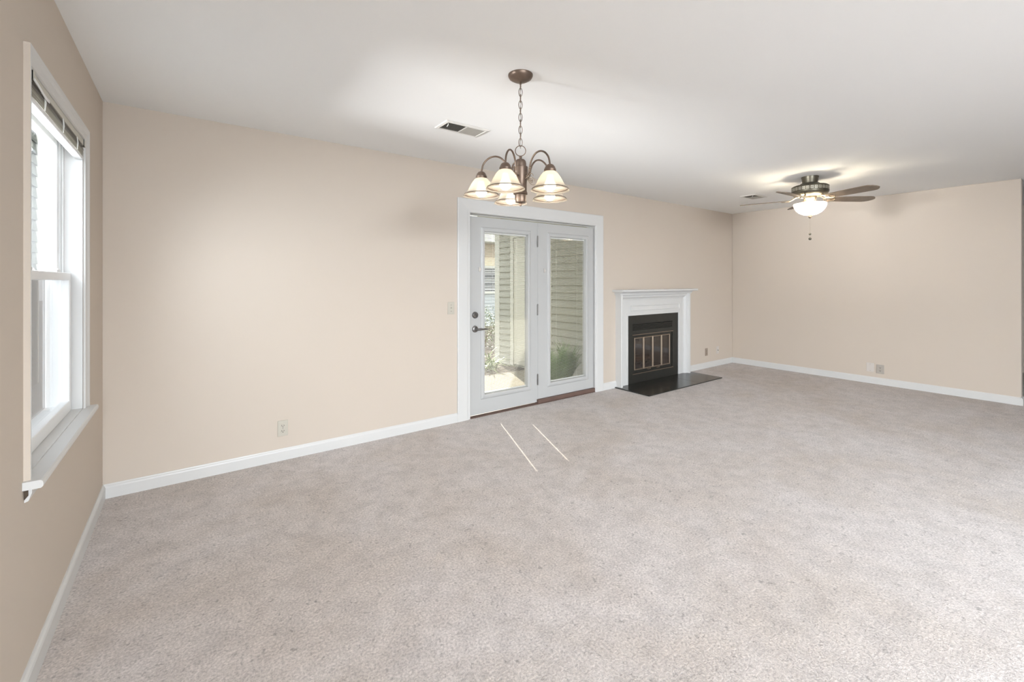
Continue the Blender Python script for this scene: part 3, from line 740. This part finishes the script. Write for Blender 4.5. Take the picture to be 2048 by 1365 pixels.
m = MB().tube([(0.0, 0, -0.438), (0.001, 0, -0.55), (0.0, 0, -0.650)], 0.0010, 6)
pc = fadd('pull_chain', m, M['bronze_light'])
for z, r in ((-0.606, 0.011), (-0.656, 0.014)):
    fadd('chain_knob', MB().sphere((0, 0, z), r, 14, 10), M['fan_metal'], pc, smooth=True)

# ------------------------------------------------------------------ outside: patio, wing with closet, planting, neighbours
GZ = -0.10
tag(MB().box((1.14, 0.141, GZ - 0.1), (4.88, 1.93, GZ)).build('patio', M['concrete']), 'pale concrete patio outside the doors', 'patio', kind='structure')
tag(MB().box((-30, -30, GZ - 0.35), (40, 50, GZ - 0.25)).build('ground', M['lawn']), 'pale ground of the yards outside', 'ground', kind='structure')
tag(MB().box((1.14, 1.93, GZ - 0.3), (9.5, 8.2, GZ - 0.01)).build('planting_bed', M['mulch']), 'dark mulch planting bed beyond the patio', 'planting bed', kind='structure')
WX = 4.90
def siding_x(mb, x, y0, y1, z0, z1, ex=0.108, sgn=-1):
    z = z0
    while z < z1 - 1e-4:
        zt = min(z + ex, z1)
        mb.prism([(x, y0, z), (x + sgn * 0.012, y0, z), (x + sgn * 0.012, y0, z - 0.007), (x + sgn * 0.034, y0, z - 0.008), (x + sgn * 0.033, y0, z + 0.004), (x + sgn * 0.010, y0, zt), (x, y0, zt)], (0, y1 - y0, 0))
        z += ex
    return mb
def siding_y(mb, y, x0, x1, z0, z1, ex=0.115):
    z = z0
    while z < z1 - 1e-4:
        zt = min(z + ex, z1)
        mb.prism([(x0, y, z), (x0, y - 0.020, z), (x0, y - 0.019, z + 0.006), (x0, y - 0.004, zt), (x0, y, zt)], (x1 - x0, 0, 0))
        z += ex
    return mb
CY0, CY1, CZ = 1.46, 2.34, 2.07
m = MB()
siding_x(m, WX, 0.141, CY0 - 0.09, GZ - 0.02, 2.45); siding_x(m, WX, CY1 + 0.09, 2.76, GZ - 0.02, 2.45); siding_x(m, WX, CY0 - 0.09, CY1 + 0.09, CZ + 0.09, 2.45)
m.box((WX, 0.141, GZ - 0.2), (WX + 0.1, 2.84, 3.2))
tag(m.build('wall_exterior', M['siding']), 'putty lap siding on the wing wall outside the patio doors', 'siding wall', kind='structure')
tag(MB().box((WX + 0.0005, 2.8405, GZ - 0.2), (9.0, 2.94, 3.2)).box((WX - 0.026, 2.755, GZ - 0.1), (WX - 0.0005, 2.87, 2.45)).build('trim_5', M['siding_trim']), 'pale corner board at the end of the siding wall', 'corner board', kind='structure')
m = MB(); m.frame(CY0 - 0.09, CY1 + 0.09, GZ, CZ + 0.09, [(0, 0.0), (0, -0.026), (0.088, -0.026), (0.088, 0.0)], close_bottom=False)
m.swap(lambda c: Vector((WX + c.y - 0.0005, c.x, c.z)))
tag(m.build('trim_6', M['siding_trim']), 'pale casing around the outdoor closet door', 'door casing', kind='structure')
m = siding_x(MB(), 1.10, 0.141, 4.6, GZ - 0.02, 2.05, sgn=1); m.box((1.0, 0.141, GZ - 0.3), (1.0999, 4.6, 2.05))  # added wall, keeps the low yard lamp off the wing siding
tag(m.build('wall_light_block', M['siding']), 'added unseen siding wall keeping lamp light off the patio side', 'screen wall', kind='structure')
dc = thing('door_3', (WX, 1.9, GZ), 'plain cream closet door in the siding wall outside', 'door', kind='structure')
MB().box((WX - 0.018, CY0 + 0.004, GZ + 0.03), (WX - 0.001, CY1 - 0.008, CZ - 0.01)).build('slab', M['closet_door'], dc)
for z in (0.2, 1.0, 1.85): MB().tube([(WX - 0.022, CY1 - 0.006, z - 0.05), (WX - 0.022, CY1 - 0.006, z + 0.05)], 0.007, 8).build('hinge', M['siding_trim'], dc)
tag(MB().box((4.42, 0.141, 2.452), (9.0, 3.55, 2.56)).build('ceiling_eave', M['siding_trim']), 'pale eave over the wing outside', 'eave', kind='structure')
tag(MB().box((1.9, 0.141, 2.452), (4.415, 2.24, 2.56)).build('porch_sun_block', M['siding_trim']), 'unseen porch slab added above the patio to cut the sun', 'porch ceiling', kind='structure')  # added out of view to cut the sun off the upper door glass

def leaf(mb, base, d, ln, wd, up=Vector((0, 0, 1)), droop=0.0):
    d = Vector(d).normalized(); s = d.cross(up)
    if s.length < 1e-3: s = Vector((1, 0, 0))
    s.normalize(); n = s.cross(d)
    b = Vector(base)
    p1 = b + d * ln * 0.45 + n * ln * 0.06; p2 = b + d * ln - n * ln * droop
    mb.quad(b, p1 - s * wd / 2, p2, p1 + s * wd / 2)
def fern(loc, seed, n, ln, label):
    r = random.Random(seed); m = MB()
    for k in range(n):
        a = 2 * PI * k * 0.618; inner = r.random(); el = 1.54 - 0.34 * (1 - inner); l_ = ln * (0.55 + 0.45 * inner) * r.uniform(0.85, 1.1)
        hor = Vector((math.cos(a), math.sin(a), 0)); p = Vector(loc); e = el; st = l_ / 16; pts = [p.copy()]
        for i in range(16):
            d = hor * math.cos(e) + Vector((0, 0, 1)) * math.sin(e); p = p + d * st; e -= 0.012 + 0.05 * i / 16; pts.append(p.copy())
        m.tube(pts, [0.0025 * (1 - 0.8 * i / 16) for i in range(17)], 4)
        for i in range(2, 17):
            t = i / 16; d = (pts[i] - pts[i - 1]).normalized(); sd_ = d.cross(Vector((0, 0, 1))).normalized()
            w_ = 0.060 * math.sin(PI * (0.12 + 0.86 * t)) + 0.008
            for s in (1, -1):
                for h_ in (0, 0.5): leaf(m, pts[i - 1].lerp(pts[i], h_), sd_ * s + d * 0.5 + Vector((0, 0, r.uniform(-0.2, 0.15))), w_, 0.011)
    return tag(m.build('fern', M['fern'], recalc=False), label, 'fern', 'ferns outside the right patio door')
fern((4.17, 0.48, GZ), 1, 80, 0.70, 'fern outside the right patio door, the left one of the two clumps')
fern((4.59, 0.72, GZ), 5, 80, 0.70, 'fern against the siding, the right one of the two clumps')
m = MB(); r = random.Random(11)
for k in range(60):
    a = r.uniform(0, 2 * PI); el = r.uniform(0.5, 1.4); l_ = r.uniform(0.3, 0.5); c = Vector((4.28 + r.uniform(-0.22, 0.22), 2.35 + r.uniform(-0.14, 0.14), GZ - 0.01))
    hor = Vector((math.cos(a), math.sin(a), 0)); sd_ = Vector((-math.sin(a), math.cos(a), 0)); p = c.copy(); e = el; prev = None
    for i in range(7):
        wd = 0.013 * math.sin(PI * (0.15 + 0.85 * i / 6)) + 0.001
        cur = (p - sd_ * wd, p + sd_ * wd)
        if prev: m.quad(prev[0], prev[1], cur[1], cur[0])
        prev = cur; p = p + (hor * math.cos(e) + Vector((0, 0, 1)) * math.sin(e)) * l_ / 6; e -= 0.22
tag(m.build('lily_plant', M['lily'], recalc=False), 'yellow-green strappy plant at the patio edge outside the left door', 'plant')
sb = thing('boxwood_shrub', (5.25, 3.95, GZ), 'tall small-leaved shrub beyond the corner of the siding wall', 'shrub')
m = MB(); r = random.Random(21)
for k in range(3400):
    th_, ph = r.uniform(0, 2 * PI), math.acos(r.uniform(-0.6, 1)); q = r.uniform(0.5, 1) ** 0.4
    lump = 1 + 0.14 * math.sin(3 * th_ + 1) * math.sin(4 * ph)
    p = Vector((0.58 * math.sin(ph) * math.cos(th_), 0.55 * math.sin(ph) * math.sin(th_), 0.40 + 0.46 * math.cos(ph))) * q * lump
    p.z = max(p.z, 0.04)
    leaf(m, p, (r.uniform(-1, 1), r.uniform(-1, 1), r.uniform(-0.3, 1)), r.uniform(0.03, 0.05), 0.022)
o = m.build('foliage', M['leaf'], None, recalc=False); o.parent = sb
m = MB()
for k in range(9):
    a = 2 * PI * k / 9; m.tube([(0.02 * math.cos(a), 0.02 * math.sin(a), -0.01), (0.15 * math.cos(a), 0.15 * math.sin(a), 0.3), (0.34 * math.cos(a), 0.32 * math.sin(a), 0.62)], [0.012, 0.008, 0.003], 6)
o = m.build('stems', M['stem'], None); o.parent = sb

nh = thing('neighbour_house', (9.0, 9.0, GZ - 0.25), 'tan house with a blind-covered window seen far off through the left patio door', 'house')
MB().box((6.0, 9.0, 1.42), (13.0, 12.5, 3.0)).build('wall', M['house_wall'], nh)
siding_y(MB().box((6.0, 9.0, GZ - 0.25), (13.0, 12.5, 1.419)), 9.0, 6.0, 13.0, GZ - 0.25, 1.40).build('lower_siding', M['house_siding'], nh)
MB().box((5.5, 8.35, 2.62), (13.5, 8.38, 2.95)).box((5.5, 8.38, 2.62), (13.5, 9.0, 2.65)).build('fascia', M['siding_trim'], nh)
MB().prism([(5.5, 8.38, 2.951), (5.5, 13.0, 2.951), (5.5, 10.8, 3.15)], (8.0, 0, 0)).build('roof', M['roof'], nh)
MB().box((6.0, 8.96, 1.86), (13.0, 8.999, 2.14)).build('frieze_board', mat('cream_board', (0.72, 0.62, 0.45), 0.7), nh)
hw_ = MB().frame(8.1, 9.7, 0.9, 1.85, [(0, 8.99), (0, 8.93), (0.07, 8.93), (0.07, 8.99)]).build('window', M['siding_trim'], nh)
MB().box((8.15, 8.985, 0.95), (9.65, 8.99, 1.8)).build('pane', M['house_glass'], hw_)
m = MB()
for k in range(14): m.box((8.17, 8.955, 0.97 + k * 0.06), (9.63, 8.975, 0.985 + k * 0.06))
m.build('blind', M['slat'], hw_)

ng = thing('side_house', (-5.0, 5.0, GZ - 0.25), 'grey-green sided house glimpsed at the left edge of the sash window', 'house')
m = MB().box((-9, 2.5, GZ - 0.25), (-1.62, 6.9, 5.2))
siding_x(m, -1.62, 2.5, 6.88, GZ - 0.25, 5.2, 0.18, 1)
m.build('wall', M['green_siding'], ng)
MB().box((-1.625, 6.85, GZ - 0.25), (-1.585, 6.92, 5.2)).build('corner_board', M['siding_trim'], ng)
MB().prism([(-9.4, 2.3, 5.2), (-9.4, 7.2, 5.2), (-9.4, 4.7, 7.0)], (8.2, 0, 0)).build('roof', M['roof'], ng)
